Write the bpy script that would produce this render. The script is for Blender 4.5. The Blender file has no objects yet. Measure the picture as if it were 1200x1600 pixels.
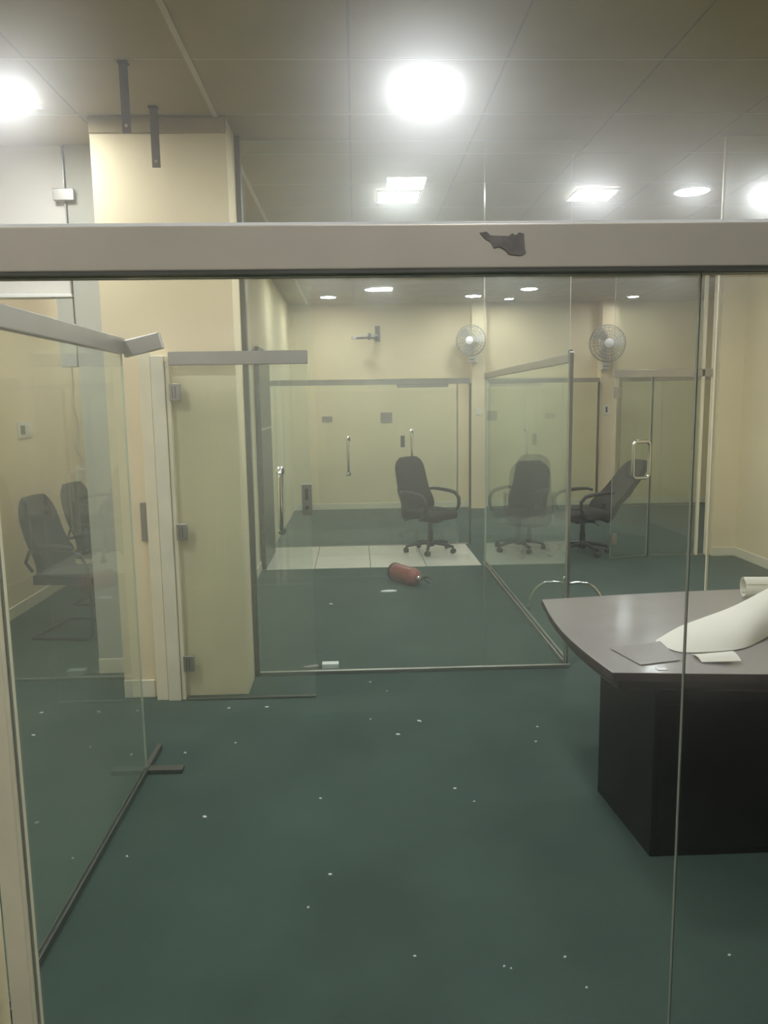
import bpy, math, random
from math import sin, cos, pi, radians
from mathutils import Vector, Matrix

random.seed(7)
scene = bpy.context.scene
COL = scene.collection

# ------------------------------------------------------------------ camera
H = 1.75
yaw, pitch, roll = radians(2.0), radians(8.1), radians(0.84)
fwd = Vector((sin(yaw) * cos(pitch), cos(yaw) * cos(pitch), -sin(pitch)))
r0 = Vector((cos(yaw), -sin(yaw), 0.0))
u0 = r0.cross(fwd)
rgt = r0 * cos(roll) - u0 * sin(roll)
upv = rgt.cross(fwd)
cd = bpy.data.cameras.new('camera')
cam = bpy.data.objects.new('camera', cd)
COL.objects.link(cam)
cam.matrix_world = Matrix(((rgt.x, upv.x, -fwd.x, 0.0), (rgt.y, upv.y, -fwd.y, 0.0),
                           (rgt.z, upv.z, -fwd.z, H), (0, 0, 0, 1)))
cd.sensor_fit = 'VERTICAL'
cd.sensor_height = 36.0
cd.lens = 27.0
cd.clip_start = 0.05
scene.camera = cam

# ------------------------------------------------------------------ world and exposure
LAMP_POWER = 26.0           # radiance of every LED diffuser
w = bpy.data.worlds.new('world')
scene.world = w
w.use_nodes = True
w.node_tree.nodes['Background'].inputs[0].default_value = (0.5, 0.5, 0.5, 1)
w.node_tree.nodes['Background'].inputs[1].default_value = 0.0
scene.view_settings.view_transform = 'Standard'
scene.view_settings.look = 'None'
scene.view_settings.gamma = 1.0
scene.view_settings.use_curve_mapping = False
scene.view_settings.exposure = 2.15
scene.cycles.transparent_max_bounces = 40
scene.cycles.use_light_tree = False
scene.cycles.max_bounces = 7
scene.cycles.diffuse_bounces = 4
scene.cycles.glossy_bounces = 3
scene.cycles.sample_clamp_indirect = 4.0

CEIL = 3.32

# ------------------------------------------------------------------ materials
MATS = {}


def new_mat(name):
    m = bpy.data.materials.new(name)
    m.use_nodes = True
    nt = m.node_tree
    for n in list(nt.nodes):
        nt.nodes.remove(n)
    out = nt.nodes.new('ShaderNodeOutputMaterial')
    return m, nt, out


def surface(name, col, rough=0.6, metal=0.0, var=0.06, scale=6.0, bump=0.0, bscale=60.0, spec=0.5,
            col2=None, coat=0.0):
    """principled with noise-driven colour variation and fine relief"""
    m, nt, out = new_mat(name)
    p = nt.nodes.new('ShaderNodeBsdfPrincipled')
    tc = nt.nodes.new('ShaderNodeTexCoord')
    nz = nt.nodes.new('ShaderNodeTexNoise')
    nz.inputs['Scale'].default_value = scale
    nz.inputs['Detail'].default_value = 4
    rp = nt.nodes.new('ShaderNodeValToRGB')
    a = col2 if col2 else tuple(max(0, c * (1 - var)) for c in col)
    b = col if col2 else tuple(min(1, c * (1 + var)) for c in col)
    rp.color_ramp.elements[0].color = (*a, 1)
    rp.color_ramp.elements[1].color = (*b, 1)
    rp.color_ramp.elements[0].position = 0.3
    rp.color_ramp.elements[1].position = 0.7
    nt.links.new(tc.outputs['Object'], nz.inputs['Vector'])
    nt.links.new(nz.outputs['Fac'], rp.inputs['Fac'])
    nt.links.new(rp.outputs['Color'], p.inputs['Base Color'])
    p.inputs['Roughness'].default_value = rough
    p.inputs['Metallic'].default_value = metal
    p.inputs['Specular IOR Level'].default_value = spec
    p.inputs['Coat Weight'].default_value = coat
    p.inputs['Coat Roughness'].default_value = 0.15
    if bump:
        n2 = nt.nodes.new('ShaderNodeTexNoise')
        n2.inputs['Scale'].default_value = bscale
        n2.inputs['Detail'].default_value = 3
        bp = nt.nodes.new('ShaderNodeBump')
        bp.inputs['Strength'].default_value = bump
        bp.inputs['Distance'].default_value = 0.01
        nt.links.new(tc.outputs['Object'], n2.inputs['Vector'])
        nt.links.new(n2.outputs['Fac'], bp.inputs['Height'])
        nt.links.new(bp.outputs['Normal'], p.inputs['Normal'])
    nt.links.new(p.outputs['BSDF'], out.inputs['Surface'])
    MATS[name] = m
    return m


def glass(name, dust, tint, scatter=0.0, refl=1.0, srough=1.0, noisy=True):
    """dusty sheet glass: clear transmission, Fresnel mirror, a thin film of dust, smears that scatter light"""
    m, nt, out = new_mat(name)
    N, L = nt.nodes.new, nt.links.new
    tr = N('ShaderNodeBsdfTransparent')
    tr.inputs[0].default_value = (*tint, 1)
    gl = N('ShaderNodeBsdfGlossy')
    gl.inputs['Roughness'].default_value = 0.02
    gl.inputs['Color'].default_value = (0.95, 1.0, 0.97, 1)
    lw = N('ShaderNodeLayerWeight')
    lw.inputs['Blend'].default_value = 0.5
    pw = N('ShaderNodeMath'); pw.operation = 'POWER'; pw.inputs[1].default_value = 5
    ml = N('ShaderNodeMath'); ml.operation = 'MULTIPLY_ADD'
    ml.inputs[1].default_value = 0.96 * refl * 0.8; ml.inputs[2].default_value = 0.04 * refl
    L(lw.outputs['Facing'], pw.inputs[0]); L(pw.outputs[0], ml.inputs[0])
    base = tr
    tc = N('ShaderNodeTexCoord')
    nz = N('ShaderNodeTexNoise')
    nz.inputs['Scale'].default_value = 1.7
    nz.inputs['Detail'].default_value = 2
    L(tc.outputs['Object'], nz.inputs['Vector'])
    if scatter > 0:
        base = tr
        for ior, wgt in ((1.025, 0.11), (1.06, 0.20), (1.17, 0.62)):     # smears of three finenesses
            rf = N('ShaderNodeBsdfRefraction')
            rf.inputs['Roughness'].default_value = srough
            rf.inputs['IOR'].default_value = ior
            mx = N('ShaderNodeMixShader')
            mx.inputs[0].default_value = scatter * wgt
            L(base.outputs[0], mx.inputs[1]); L(rf.outputs[0], mx.inputs[2])
            base = mx
    if dust <= 0:
        mg = N('ShaderNodeMixShader')
        L(ml.outputs[0], mg.inputs[0]); L(base.outputs[0], mg.inputs[1]); L(gl.outputs[0], mg.inputs[2])
        L(mg.outputs[0], out.inputs['Surface'])
        MATS[name] = m
        return m
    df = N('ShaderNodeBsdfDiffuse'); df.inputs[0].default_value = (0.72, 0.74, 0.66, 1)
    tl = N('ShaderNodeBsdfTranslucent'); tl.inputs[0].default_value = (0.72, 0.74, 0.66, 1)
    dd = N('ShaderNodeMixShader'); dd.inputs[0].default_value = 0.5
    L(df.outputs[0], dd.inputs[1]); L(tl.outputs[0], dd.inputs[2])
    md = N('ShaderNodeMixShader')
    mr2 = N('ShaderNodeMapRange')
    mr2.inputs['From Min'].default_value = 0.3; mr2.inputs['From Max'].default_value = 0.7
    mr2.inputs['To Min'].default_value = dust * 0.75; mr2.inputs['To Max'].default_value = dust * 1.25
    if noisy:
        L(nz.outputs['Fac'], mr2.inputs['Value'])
        sx = N('ShaderNodeSeparateXYZ'); L(tc.outputs['Object'], sx.inputs[0])   # dust thinned higher up, to dim its lamp-lit haze
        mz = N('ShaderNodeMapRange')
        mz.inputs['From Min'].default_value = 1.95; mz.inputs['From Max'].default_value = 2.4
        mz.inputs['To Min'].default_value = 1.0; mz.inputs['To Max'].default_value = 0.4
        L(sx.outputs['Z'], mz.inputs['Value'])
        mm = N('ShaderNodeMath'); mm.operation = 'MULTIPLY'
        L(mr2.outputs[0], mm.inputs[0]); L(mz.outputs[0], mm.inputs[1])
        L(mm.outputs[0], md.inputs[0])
    else:
        md.inputs[0].default_value = dust
    L(base.outputs[0], md.inputs[1]); L(dd.outputs[0], md.inputs[2])
    mg = N('ShaderNodeMixShader')
    L(ml.outputs[0], mg.inputs[0]); L(md.outputs[0], mg.inputs[1]); L(gl.outputs[0], mg.inputs[2])
    L(mg.outputs[0], out.inputs['Surface'])
    MATS[name] = m
    return m


def emit(name, col, strength):
    m, nt, out = new_mat(name)
    e = nt.nodes.new('ShaderNodeEmission')
    e.inputs[0].default_value = (*col, 1)
    e.inputs[1].default_value = strength
    nt.links.new(e.outputs[0], out.inputs['Surface'])
    MATS[name] = m
    return m


surface('wall', (0.76, 0.65, 0.425), 0.75, var=0.05, scale=1.2, bump=0.08, bscale=35)
surface('plaster', (0.66, 0.63, 0.57), 0.8, var=0.03, scale=1.5)
surface('wall_grey', (0.44, 0.44, 0.38), 0.7, var=0.06, scale=1.5)
surface('wall_dark', (0.30, 0.28, 0.24), 0.8, var=0.05, scale=1.5)
surface('ceiling_slab', (0.12, 0.12, 0.10), 0.9)
surface('ceiling_tile', (0.35, 0.28, 0.145), 0.85, var=0.05, scale=3, bump=0.15, bscale=140)
surface('ceiling_bar', (0.50, 0.43, 0.29), 0.6, var=0.04)
surface('ceiling_joint', (0.26, 0.21, 0.13), 0.7, var=0.06)
surface('carpet', (0.076, 0.112, 0.091), 0.95, col2=(0.060, 0.091, 0.075), scale=2.2, bump=0.6, bscale=420, spec=0.15)
surface('marble', (0.78, 0.76, 0.66), 0.25, var=0.05, scale=3)
surface('baseboard', (0.72, 0.68, 0.52), 0.5, var=0.05)
surface('steel', (0.42, 0.40, 0.36), 0.34, metal=0.85, var=0.06, scale=4)
surface('header_steel', (0.56, 0.51, 0.42), 0.38, metal=0.35, var=0.08, scale=3)
surface('rust', (0.075, 0.058, 0.045), 0.6, metal=0.2, var=0.25, scale=30)
surface('steel_dark', (0.12, 0.12, 0.105), 0.45, metal=0.6, var=0.1, scale=8)
surface('chrome', (0.80, 0.80, 0.78), 0.12, metal=1.0, var=0.03)
surface('post', (0.80, 0.73, 0.53), 0.45, var=0.05)
surface('residue', (0.19, 0.17, 0.155), 0.8, var=0.2, scale=40)
surface('glass_edge_front', (0.22, 0.23, 0.19), 0.25, var=0.08, scale=5)
surface('glass_edge', (0.46, 0.50, 0.40), 0.25, var=0.08, scale=5)
surface('fabric_black', (0.028, 0.024, 0.022), 0.85, var=0.2, scale=30, bump=0.3, bscale=300, spec=0.3)
surface('plastic_black', (0.022, 0.020, 0.019), 0.42, var=0.1)
surface('laminate', (0.018, 0.015, 0.014), 0.5, var=0.25, scale=5, spec=0.25)
surface('table_top', (0.25, 0.222, 0.20), 0.36, var=0.12, scale=4, coat=0.5)
surface('table_edge', (0.045, 0.028, 0.024), 0.35, var=0.2, scale=6)
surface('paper', (0.80, 0.78, 0.66), 0.6, var=0.03, scale=6)
surface('paper_white', (0.85, 0.86, 0.84), 0.6, var=0.03, scale=6)
surface('film', (0.265, 0.238, 0.216), 0.3, var=0.06, scale=6)
surface('red_paint', (0.28, 0.062, 0.05), 0.4, var=0.15, scale=10)
surface('lamp_trim', (0.80, 0.80, 0.78), 0.4, var=0.02)
surface('fan_plastic', (0.56, 0.53, 0.45), 0.45, var=0.05)
surface('fan_wire', (0.33, 0.32, 0.29), 0.35, metal=0.2, var=0.05)
surface('wire', (0.50, 0.46, 0.36), 0.5, var=0.05)
surface('dark_reflection', (0.022, 0.028, 0.022), 0.35, var=0.12, scale=3)  # darkness of a glass reflection, given as a colour
surface('switch', (0.70, 0.68, 0.58), 0.4, var=0.03)
surface('switch_dark', (0.10, 0.095, 0.08), 0.4, var=0.05)
glass('glass_front', 0.0, (0.985, 0.995, 0.985), scatter=0.09, refl=0.4)
m_, nt_, out_ = new_mat('glass_clear')
tr_ = nt_.nodes.new('ShaderNodeBsdfTransparent')
tr_.inputs[0].default_value = (0.985, 0.995, 0.985, 1)
nt_.links.new(tr_.outputs[0], out_.inputs['Surface'])
MATS['glass_clear'] = m_
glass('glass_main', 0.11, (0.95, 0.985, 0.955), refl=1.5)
glass('glass_left', 0.13, (0.95, 0.985, 0.95), refl=1.5)
glass('glass_far', 0.07, (0.94, 0.98, 0.945), refl=1.5, noisy=False)
emit('led', (0.93, 0.96, 1.0), LAMP_POWER)


# ------------------------------------------------------------------ geometry helpers
class G:
    def __init__(s):
        s.v, s.f, s.mi = [], [], []

    def add(s, vs, fs, mi=0, M=None):
        o = len(s.v)
        s.v += [tuple(M @ Vector(p)) if M else tuple(p) for p in vs]
        for f in fs:
            s.f.append([i + o for i in f])
            s.mi.append(mi)
        return s

    def box(s, x0, x1, y0, y1, z0, z1, mi=0, M=None):
        vs = [(x, y, z) for z in (z0, z1) for y in (y0, y1) for x in (x0, x1)]
        return s.add(vs, [(0, 2, 3, 1), (4, 5, 7, 6), (0, 1, 5, 4), (2, 6, 7, 3), (0, 4, 6, 2), (1, 3, 7, 5)], mi, M)

    def prism(s, poly, z0, z1, mi=0, M=None, mi_side=None):
        n = len(poly)
        vs = [(x, y, z0) for x, y in poly] + [(x, y, z1) for x, y in poly]
        s.add(vs, [tuple(range(n))[::-1], tuple(range(n, 2 * n))], mi, M)
        o = len(s.v) - 2 * n
        for i in range(n):
            j = (i + 1) % n
            s.f.append([o + i, o + j, o + n + j, o + n + i])
            s.mi.append(mi if mi_side is None else mi_side)
        return s

    def lathe(s, prof, n=20, M=None, mi=0):
        """profile of (radius, z), capped at both ends"""
        vs, fs = [], []
        for r, z in prof:
            for k in range(n):
                a = 2 * pi * k / n
                vs.append((r * cos(a), r * sin(a), z))
        for i in range(len(prof) - 1):
            for k in range(n):
                k2 = (k + 1) % n
                fs.append((i * n + k, i * n + k2, (i + 1) * n + k2, (i + 1) * n + k))
        fs.append(tuple(range(n))[::-1])
        fs.append(tuple(range((len(prof) - 1) * n, len(prof) * n)))
        return s.add(vs, fs, mi, M)

    def tube(s, pts, r, n=8, mi=0, closed=False, M=None):
        pts = [Vector(p) for p in pts]
        rr = r if isinstance(r, (list, tuple)) else [r] * len(pts)
        m = len(pts)
        vs, fs = [], []
        prev = None
        for i, p in enumerate(pts):
            if closed:
                t = pts[(i + 1) % m] - pts[i - 1]
            else:
                t = pts[min(i + 1, m - 1)] - pts[max(i - 1, 0)]
            t.normalize()
            if prev is None:
                a = Vector((0, 0, 1)) if abs(t.z) < 0.9 else Vector((1, 0, 0))
                nrm = t.cross(a).normalized()
            else:
                nrm = (prev - t * prev.dot(t)).normalized()
            prev = nrm
            b = t.cross(nrm)
            for k in range(n):
                q = 2 * pi * k / n
                vs.append(p + (nrm * cos(q) + b * sin(q)) * rr[i])
        rings = m if closed else m - 1
        for i in range(rings):
            i2 = (i + 1) % m
            for k in range(n):
                k2 = (k + 1) % n
                fs.append((i * n + k, i * n + k2, i2 * n + k2, i2 * n + k))
        if not closed:
            fs.append(tuple(range(n))[::-1])
            fs.append(tuple(range((m - 1) * n, m * n)))
        return s.add(vs, fs, mi, M)

    def grid(s, fn, nu, nv, thick, mi=0, M=None):
        """solid sheet: fn(u, v) -> (point, normal), given thickness"""
        top, bot = [], []
        for i in range(nu + 1):
            for j in range(nv + 1):
                p, nn = fn(i / nu, j / nv)
                p, nn = Vector(p), Vector(nn).normalized()
                top.append(p + nn * thick / 2); bot.append(p - nn * thick / 2)
        W = nv + 1
        T = len(top)
        fs = []
        for i in range(nu):
            for j in range(nv):
                a, b, c, d = i * W + j, (i + 1) * W + j, (i + 1) * W + j + 1, i * W + j + 1
                fs.append((a, b, c, d)); fs.append((d + T, c + T, b + T, a + T))
        for i in range(nu):
            a, b = i * W, (i + 1) * W
            fs.append((a + T, b + T, b, a)); a, b = a + nv, b + nv
            fs.append((a, b, b + T, a + T))
        for j in range(nv):
            a, b = j, j + 1
            fs.append((a, b, b + T, a + T)); a, b = a + nu * W, b + nu * W
            fs.append((a + T, b + T, b, a))
        return s.add(top + bot, fs, mi, M)

    def mesh(s, name, mats, smooth=False):
        me = bpy.data.meshes.new(name)
        me.from_pydata(s.v, [], s.f)
        for m in (mats if isinstance(mats, (list, tuple)) else [mats]):
            me.materials.append(MATS[m])
        me.polygons.foreach_set('material_index', s.mi)
        if smooth:
            me.polygons.foreach_set('use_smooth', [True] * len(s.f))
        me.update()
        return me

    def obj(s, name, mats, parent=None, smooth=False, bevel=0.0, loc=None):
        o = bpy.data.objects.new(name, s.mesh(name, mats, smooth))
        COL.objects.link(o)
        if parent is not None:
            o.parent = parent
        if loc:
            o.location = loc
        if bevel:
            b = o.modifiers.new('bevel', 'BEVEL')
            b.width = bevel; b.segments = 2; b.limit_method = 'ANGLE'
        if smooth:
            e = o.modifiers.new('edges', 'EDGE_SPLIT')
            e.split_angle = radians(42)
        return o


def tag(o, label, cat, group=None):
    o['label'] = label
    o['category'] = cat
    if group:
        o['group'] = group
    return o


def struct(o):
    o['kind'] = 'structure'
    return o


def thing(name, label, cat, loc=(0, 0, 0), rz=0.0, group=None):
    o = bpy.data.objects.new(name, None)
    o.empty_display_size = 0.1
    COL.objects.link(o)
    o.location = loc
    o.rotation_euler = (0, 0, rz)
    return tag(o, label, cat, group)


def copy_tree(o, parent=None):
    c = o.copy()
    COL.objects.link(c)
    c.parent = parent
    for ch in list(o.children):
        copy_tree(ch, c)
    return c


def rbox(x0, x1, y0, y1, z0, z1, name, mat, parent, bevel=0.003):
    return G().box(x0, x1, y0, y1, z0, z1).obj(name, mat, parent, bevel=bevel)


def pane(x0, x1, y0, y1, z0, z1, parent, mat, thin):
    """a sheet of glass whose four narrow sides carry the greenish cut edge"""
    g = G().box(x0, x1, y0, y1, z0, z1)
    # face order: bottom, top, -y, +y, -x, +x
    k = 0 if mat == 'glass_front' else 2        # the film of dust lies on one side
    g.mi = [1, 1, 0, k, 1, 1] if thin == 'y' else [1, 1, 1, 1, k, 0]
    return g.obj('glass_pane', [mat, 'glass_edge_front' if mat == 'glass_front' else 'glass_edge', 'glass_clear'], parent)


# ------------------------------------------------------------------ floor and ceiling
XL, XR, XF, Y0, Y1 = -2.91, 4.21, 6.1, -1.2, 12.7
floor = struct(G().box(XL - 0.1, XF + 0.1, Y0 - 0.1, Y1 + 0.1, -0.10, 0.0).obj('floor', 'carpet'))
tw = 0.60
tg = G().box(0.003, tw - 0.003, 0.003, 0.63 - 0.003, -0.02, 0.006)
tmesh = tg.mesh('tile', 'marble')
for i in range(4):
    for j in range(2):
        t = bpy.data.objects.new('tile', tmesh)
        COL.objects.link(t)
        t.parent = floor
        t.location = (-1.07 + i * tw, 8.07 + j * 0.63, 0)
        b = t.modifiers.new('bevel', 'BEVEL'); b.width = 0.002; b.segments = 1
ceil = struct(G().box(XL - 0.1, XF + 0.1, Y0 - 0.1, Y1 + 0.1, CEIL + 0.02, CEIL + 0.12).obj('ceiling', 'ceiling_slab'))
CX, CY = 0.735, 0.68
cm = G().box(-CX / 2 + 0.006, CX / 2 - 0.006, -CY / 2 + 0.006, CY / 2 - 0.006, 0, 0.02).mesh('ceiling_tile', 'ceiling_tile')
nx0, nx1 = -4, 8
for i in range(nx0, nx1 + 1):
    for j in range(-7, 14):
        x, y = (i + 0.5) * CX, 3.80 + (j + 0.5) * CY
        if x - CX / 2 < XL - 0.4 or x + CX / 2 > XF + 0.5 or y + CY / 2 > Y1 + 0.5 or y - CY / 2 < Y0 - 0.4:
            continue
        if x > XR + 0.4 and y < 8.0:
            continue
        t = bpy.data.objects.new('ceiling_tile', cm)
        COL.objects.link(t)
        t.parent = ceil
        t.location = (x, y, CEIL + 0.001)
        t.rotation_euler = (random.uniform(-.002, .002), random.uniform(-.002, .002), 0)
for i in range(nx0 + 1, nx1 + 1):
    x = i * CX
    wdt = 0.014 if i == -1 else 0.0055
    G().box(x - wdt, x + wdt, Y0 if x < XR else 8.4, Y1, CEIL - (0.003 if i == -1 else -0.003), CEIL + 0.015).obj(
        'grid_bar', 'ceiling_bar' if i == -1 else 'ceiling_joint', ceil)
for j in range(-7, 14):
    y = 3.80 + j * CY
    if Y0 < y < Y1:
        G().box(XL, XR if y < 8.4 else XF, y - 0.0045, y + 0.0045, CEIL - 0.001, CEIL + 0.015).obj('grid_bar', 'ceiling_bar', ceil)

# ------------------------------------------------------------------ walls
def wall(name, x0, x1, y0, y1, z0=0.0, z1=CEIL + 0.02, mat='wall'):
    return struct(G().box(x0, x1, y0, y1, z0, z1).obj(name, mat))


wall('wall_left', XL - 0.1, XL, Y0, Y1)
wall('wall_back', XL, XF, Y1, Y1 + 0.1)
wall('wall_right', XR, XR + 0.1, Y0, 8.3)
wall('wall_right_end', XF, XF + 0.1, 8.45, Y1)
wall('wall_pier', 3.95, XF, 8.30, 8.45)
wall('wall_front', XL, XR, Y0 - 0.1, Y0, mat='wall_dark')
wall('wall_column', -1.43, -0.685, 4.52, 5.0)
wall('wall_strip', -1.73, -1.43, 4.97, 5.06, mat='wall_grey')
wall('wall_corridor', -1.14, -1.04, 5.0, Y1)
wall('wall_left_room_end', XL, -1.14, 10.2, 10.3)
wall('wall_back_pier_1', 1.885, 2.119, 12.50, Y1)
wall('wall_back_pier_2', 3.99, 4.26, 12.50, Y1)


def base(name, x0, x1, y0, y1, h=0.1):
    return struct(G().box(x0, x1, y0, y1, 0, h).obj(name, 'baseboard', bevel=0.004))


base('baseboard_left', XL, XL + 0.015, Y0, 10.2)
base('baseboard_right', XR - 0.015, XR, 1.6, 8.3)
base('baseboard_pier', 3.95, XR - 0.015, 8.285, 8.30)
base('baseboard_back', -1.04, 1.885, Y1 - 0.015, Y1)
base('baseboard_back_middle', 2.119, 3.99, Y1 - 0.015, Y1)
base('baseboard_back_end', 4.26, XF, Y1 - 0.015, Y1)
base('baseboard_corridor', -1.04, -1.025, 5.0, 8.2)
base('baseboard_column', -1.43, -1.245, 4.505, 4.52, 0.11)
base('baseboard_strip', -1.73, -1.43, 4.955, 4.97, 0.1)
struct(G().box(-1.43, -0.685, 4.505, 4.52, CEIL - 0.085, CEIL - 0.003).obj('trim_1', 'ceiling_tile', bevel=0.004))

# ------------------------------------------------------------------ front partition (the one looked through)
p = thing('glass_partition', 'nearest glass partition with a brushed steel rail across the whole view', 'glass partition', (0, 1.5, 0))
hd = rbox(-2.8, 4.15, -0.03, 0.03, 1.995, 2.075, 'header_rail', 'header_steel', p, 0.003)
rbox(-2.8, 4.15, -0.031, 0.031, 1.9885, 1.9945, 'rail_groove', 'steel_dark', p, 0.0)
rbox(-2.8, 4.15, -0.022, 0.022, 2.0755, 2.081, 'rail_lip', 'lamp_trim', p, 0.0)
G().prism([(0.236, 2.058), (0.248, 2.060), (0.256, 2.053), (0.290, 2.052), (0.296, 2.057), (0.302, 2.053), (0.309, 2.058),
           (0.318, 2.056), (0.320, 2.030), (0.322, 2.022), (0.312, 2.017), (0.290, 2.019), (0.284, 2.027), (0.272, 2.033),
           (0.262, 2.031), (0.256, 2.042), (0.246, 2.047)], -0.0005, 0.0015,
          M=Matrix(((1, 0, 0, 0), (0, 0, -1, -0.0305), (0, 1, 0, 0), (0, 0, 0, 1)))).obj('tape_residue', 'residue', p)
pane(-0.70, 0.6655, -0.005, 0.005, 0.012, 1.987, p, 'glass_front', 'y')
pane(0.6675, 4.15, -0.005, 0.005, 0.012, 1.987, p, 'glass_front', 'y')
pane(-2.8, -0.80, -0.005, 0.005, 0.012, 1.987, p, 'glass_front', 'y')
pane(-2.8, 4.15, -0.005, 0.005, 2.081, CEIL - 0.004, p, 'glass_front', 'y')
rbox(-0.746, -0.702, -0.025, 0.025, 0, 1.987, 'post', 'post', p, 0.003)
rbox(-0.800, -0.772, -0.025, 0.025, 0, 1.987, 'post', 'post', p, 0.003)
rbox(-2.8, 4.15, -0.015, 0.015, 0, 0.012, 'floor_channel', 'steel', p, 0.0)

# ------------------------------------------------------------------ left glass partition
p = thing('glass_partition', 'glass screen on the left with polished top rail and floor channel', 'glass partition', (-1.04, 0, 0))
rbox(-0.02, 0.02, 1.54, 3.53, 1.982, 2.052, 'top_rail', 'steel', p, 0.003)
rbox(-0.012, 0.012, 1.54, 3.79, 0, 0.03, 'floor_channel', 'steel_dark', p, 0.002)
pane(-0.005, 0.005, 1.54, 3.53, 0.03, 1.982, p, 'glass_left', 'x')
o = G().box(0, 0.175, -0.02, 0.02, -0.036, 0.036).obj('rail_end_piece', 'steel', p, bevel=0.003, loc=(0.012, 3.53, 2.000))
o.rotation_euler = (0, radians(-13), 0)
rbox(-0.012, 0.175, 3.51, 3.56, 0.001, 0.022, 'floor_plate', 'steel_dark', p, 0.002)

# ------------------------------------------------------------------ open glass door by the column
d = thing('door_1', 'open glass door leaf with chrome pull beside the cream column', 'door', (-1.045, 4.44, 0))
struct(d)
rbox(0, 0.78, -0.02, 0.02, 1.975, 2.05, 'top_rail', 'steel', d, 0.003)
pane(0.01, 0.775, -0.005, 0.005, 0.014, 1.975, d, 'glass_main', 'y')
rbox(0.01, 0.775, -0.009, 0.009, 0.006, 0.014, 'bottom_seal', 'steel', d, 0.0)


def pull(x, y, z0, z1, off, r, parent, side=-1, mat='chrome'):
    """D-shaped pull handle standing off the glass"""
    yy = y + side * off
    b = min(off * 0.6, 0.03)
    pts = [(x, y, z0 + 0.02), (x, y + side * (off - b), z0 + 0.02), (x, yy - side * b * 0.3, z0 + 0.02 + b * 0.3), (x, yy, z0 + 0.02 + b),
           (x, yy, (z0 + z1) / 2), (x, yy, z1 - 0.02 - b), (x, yy - side * b * 0.3, z1 - 0.02 - b * 0.3),
           (x, y + side * (off - b), z1 - 0.02), (x, y, z1 - 0.02)]
    h = G().tube(pts, r, 10).obj('handle', mat, parent, smooth=True)
    for z in (z0 + 0.02, z1 - 0.02):
        G().lathe([(r * 2.0, 0), (r * 2.0, 0.008), (r * 1.3, 0.012)], 14,
                  M=Matrix.Translation((x, y, z)) @ Matrix.Rotation(radians(90) * -side, 4, 'X')).obj('rosette', mat, h, smooth=True)
    return h


pull(0.605, -0.005, 1.00, 1.39, 0.055, 0.0125, d)
pull(0.605, 0.005, 1.00, 1.39, 0.055, 0.0125, d, side=1)
lk = rbox(0.725, 0.783, -0.016, 0.016, 1.11, 1.29, 'lock_case', 'steel', d, 0.002)
rbox(0.745, 0.763, -0.020, -0.015, 1.20, 1.265, 'lock_slot', 'steel_dark', lk, 0.0)
G().lathe([(0.012, 0), (0.012, 0.006)], 12, M=Matrix.Translation((0.754, -0.016, 1.155)) @ Matrix.Rotation(radians(90), 4, 'X')).obj('keyhole', 'steel_dark', lk)
for z in (1.825, 1.025, 0.232):
    h = rbox(-0.005, 0.058, -0.014, 0.014, z - 0.048, z + 0.048, 'hinge', 'steel', d, 0.003)
    rbox(0.012, 0.017, -0.016, -0.013, z - 0.034, z + 0.034, 'hinge_slot', 'steel_dark', h, 0.0)
    rbox(0.028, 0.033, -0.016, -0.013, z - 0.034, z + 0.034, 'hinge_slot', 'steel_dark', h, 0.0)

f = struct(G().box(-1.222, -1.155, 4.455, 4.52, 0, 2.05).obj('trim_2', 'post', bevel=0.003))
G().box(-1.150, -1.075, 4.440, 4.52, 0, 2.03).obj('frame_board', 'baseboard', f, bevel=0.003)
G().box(-1.072, -1.050, 4.455, 4.52, 0, 2.0).obj('frame_stop', 'post', f, bevel=0.002)

G().box(-1.268, -1.226, 4.49, 4.52, 0.965, 1.194).obj('strike_plate', 'steel', f, bevel=0.002)

# ------------------------------------------------------------------ partition behind the door, along the corridor front
p = thing('glass_partition', 'tall floor to ceiling glass partition between cream column and table', 'glass partition', (0, 4.84, 0))
rbox(-0.684, -0.654, -0.03, 0.03, 0.0, CEIL - 0.004, 'wall_channel', 'steel_dark', p, 0.002)
for xa, xb in ((-0.653, 0.812), (0.818, 1.355)):          # both sheets lean back a little, out of plumb
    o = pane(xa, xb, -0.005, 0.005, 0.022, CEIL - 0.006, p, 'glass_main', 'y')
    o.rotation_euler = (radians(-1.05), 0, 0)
rbox(-0.653, 1.38, -0.014, 0.014, 0, 0.022, 'floor_channel', 'steel', p, 0.001)

p = thing('glass_partition', 'tall glass pane on the right with a pale cut edge, behind the table', 'glass partition', (0, 4.84, 0))
pane(2.28, 4.19, -0.005, 0.005, 0.022, CEIL - 0.004, p, 'glass_front', 'y')
rbox(2.28, 4.19, -0.014, 0.014, 0, 0.022, 'floor_channel', 'steel', p, 0.001)
rbox(2.268, 2.28, -0.008, 0.008, 0, CEIL - 0.004, 'edge_trim', 'post', p, 0.001)

p = thing('glass_partition', 'glass screen with sloping-away top rail running back from the table corner', 'glass partition', (1.367, 0, 0))
rbox(-0.016, 0.016, 4.90, 8.10, 1.985, 2.042, 'top_rail', 'steel', p, 0.003)
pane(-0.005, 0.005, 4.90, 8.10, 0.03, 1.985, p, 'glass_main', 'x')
rbox(-0.02, 0.02, 4.90, 8.10, 0, 0.03, 'floor_channel', 'steel', p, 0.002)
rbox(-0.012, 0.012, 4.87, 4.90, 0, 2.05, 'edge_trim', 'steel', p, 0.002)

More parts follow.
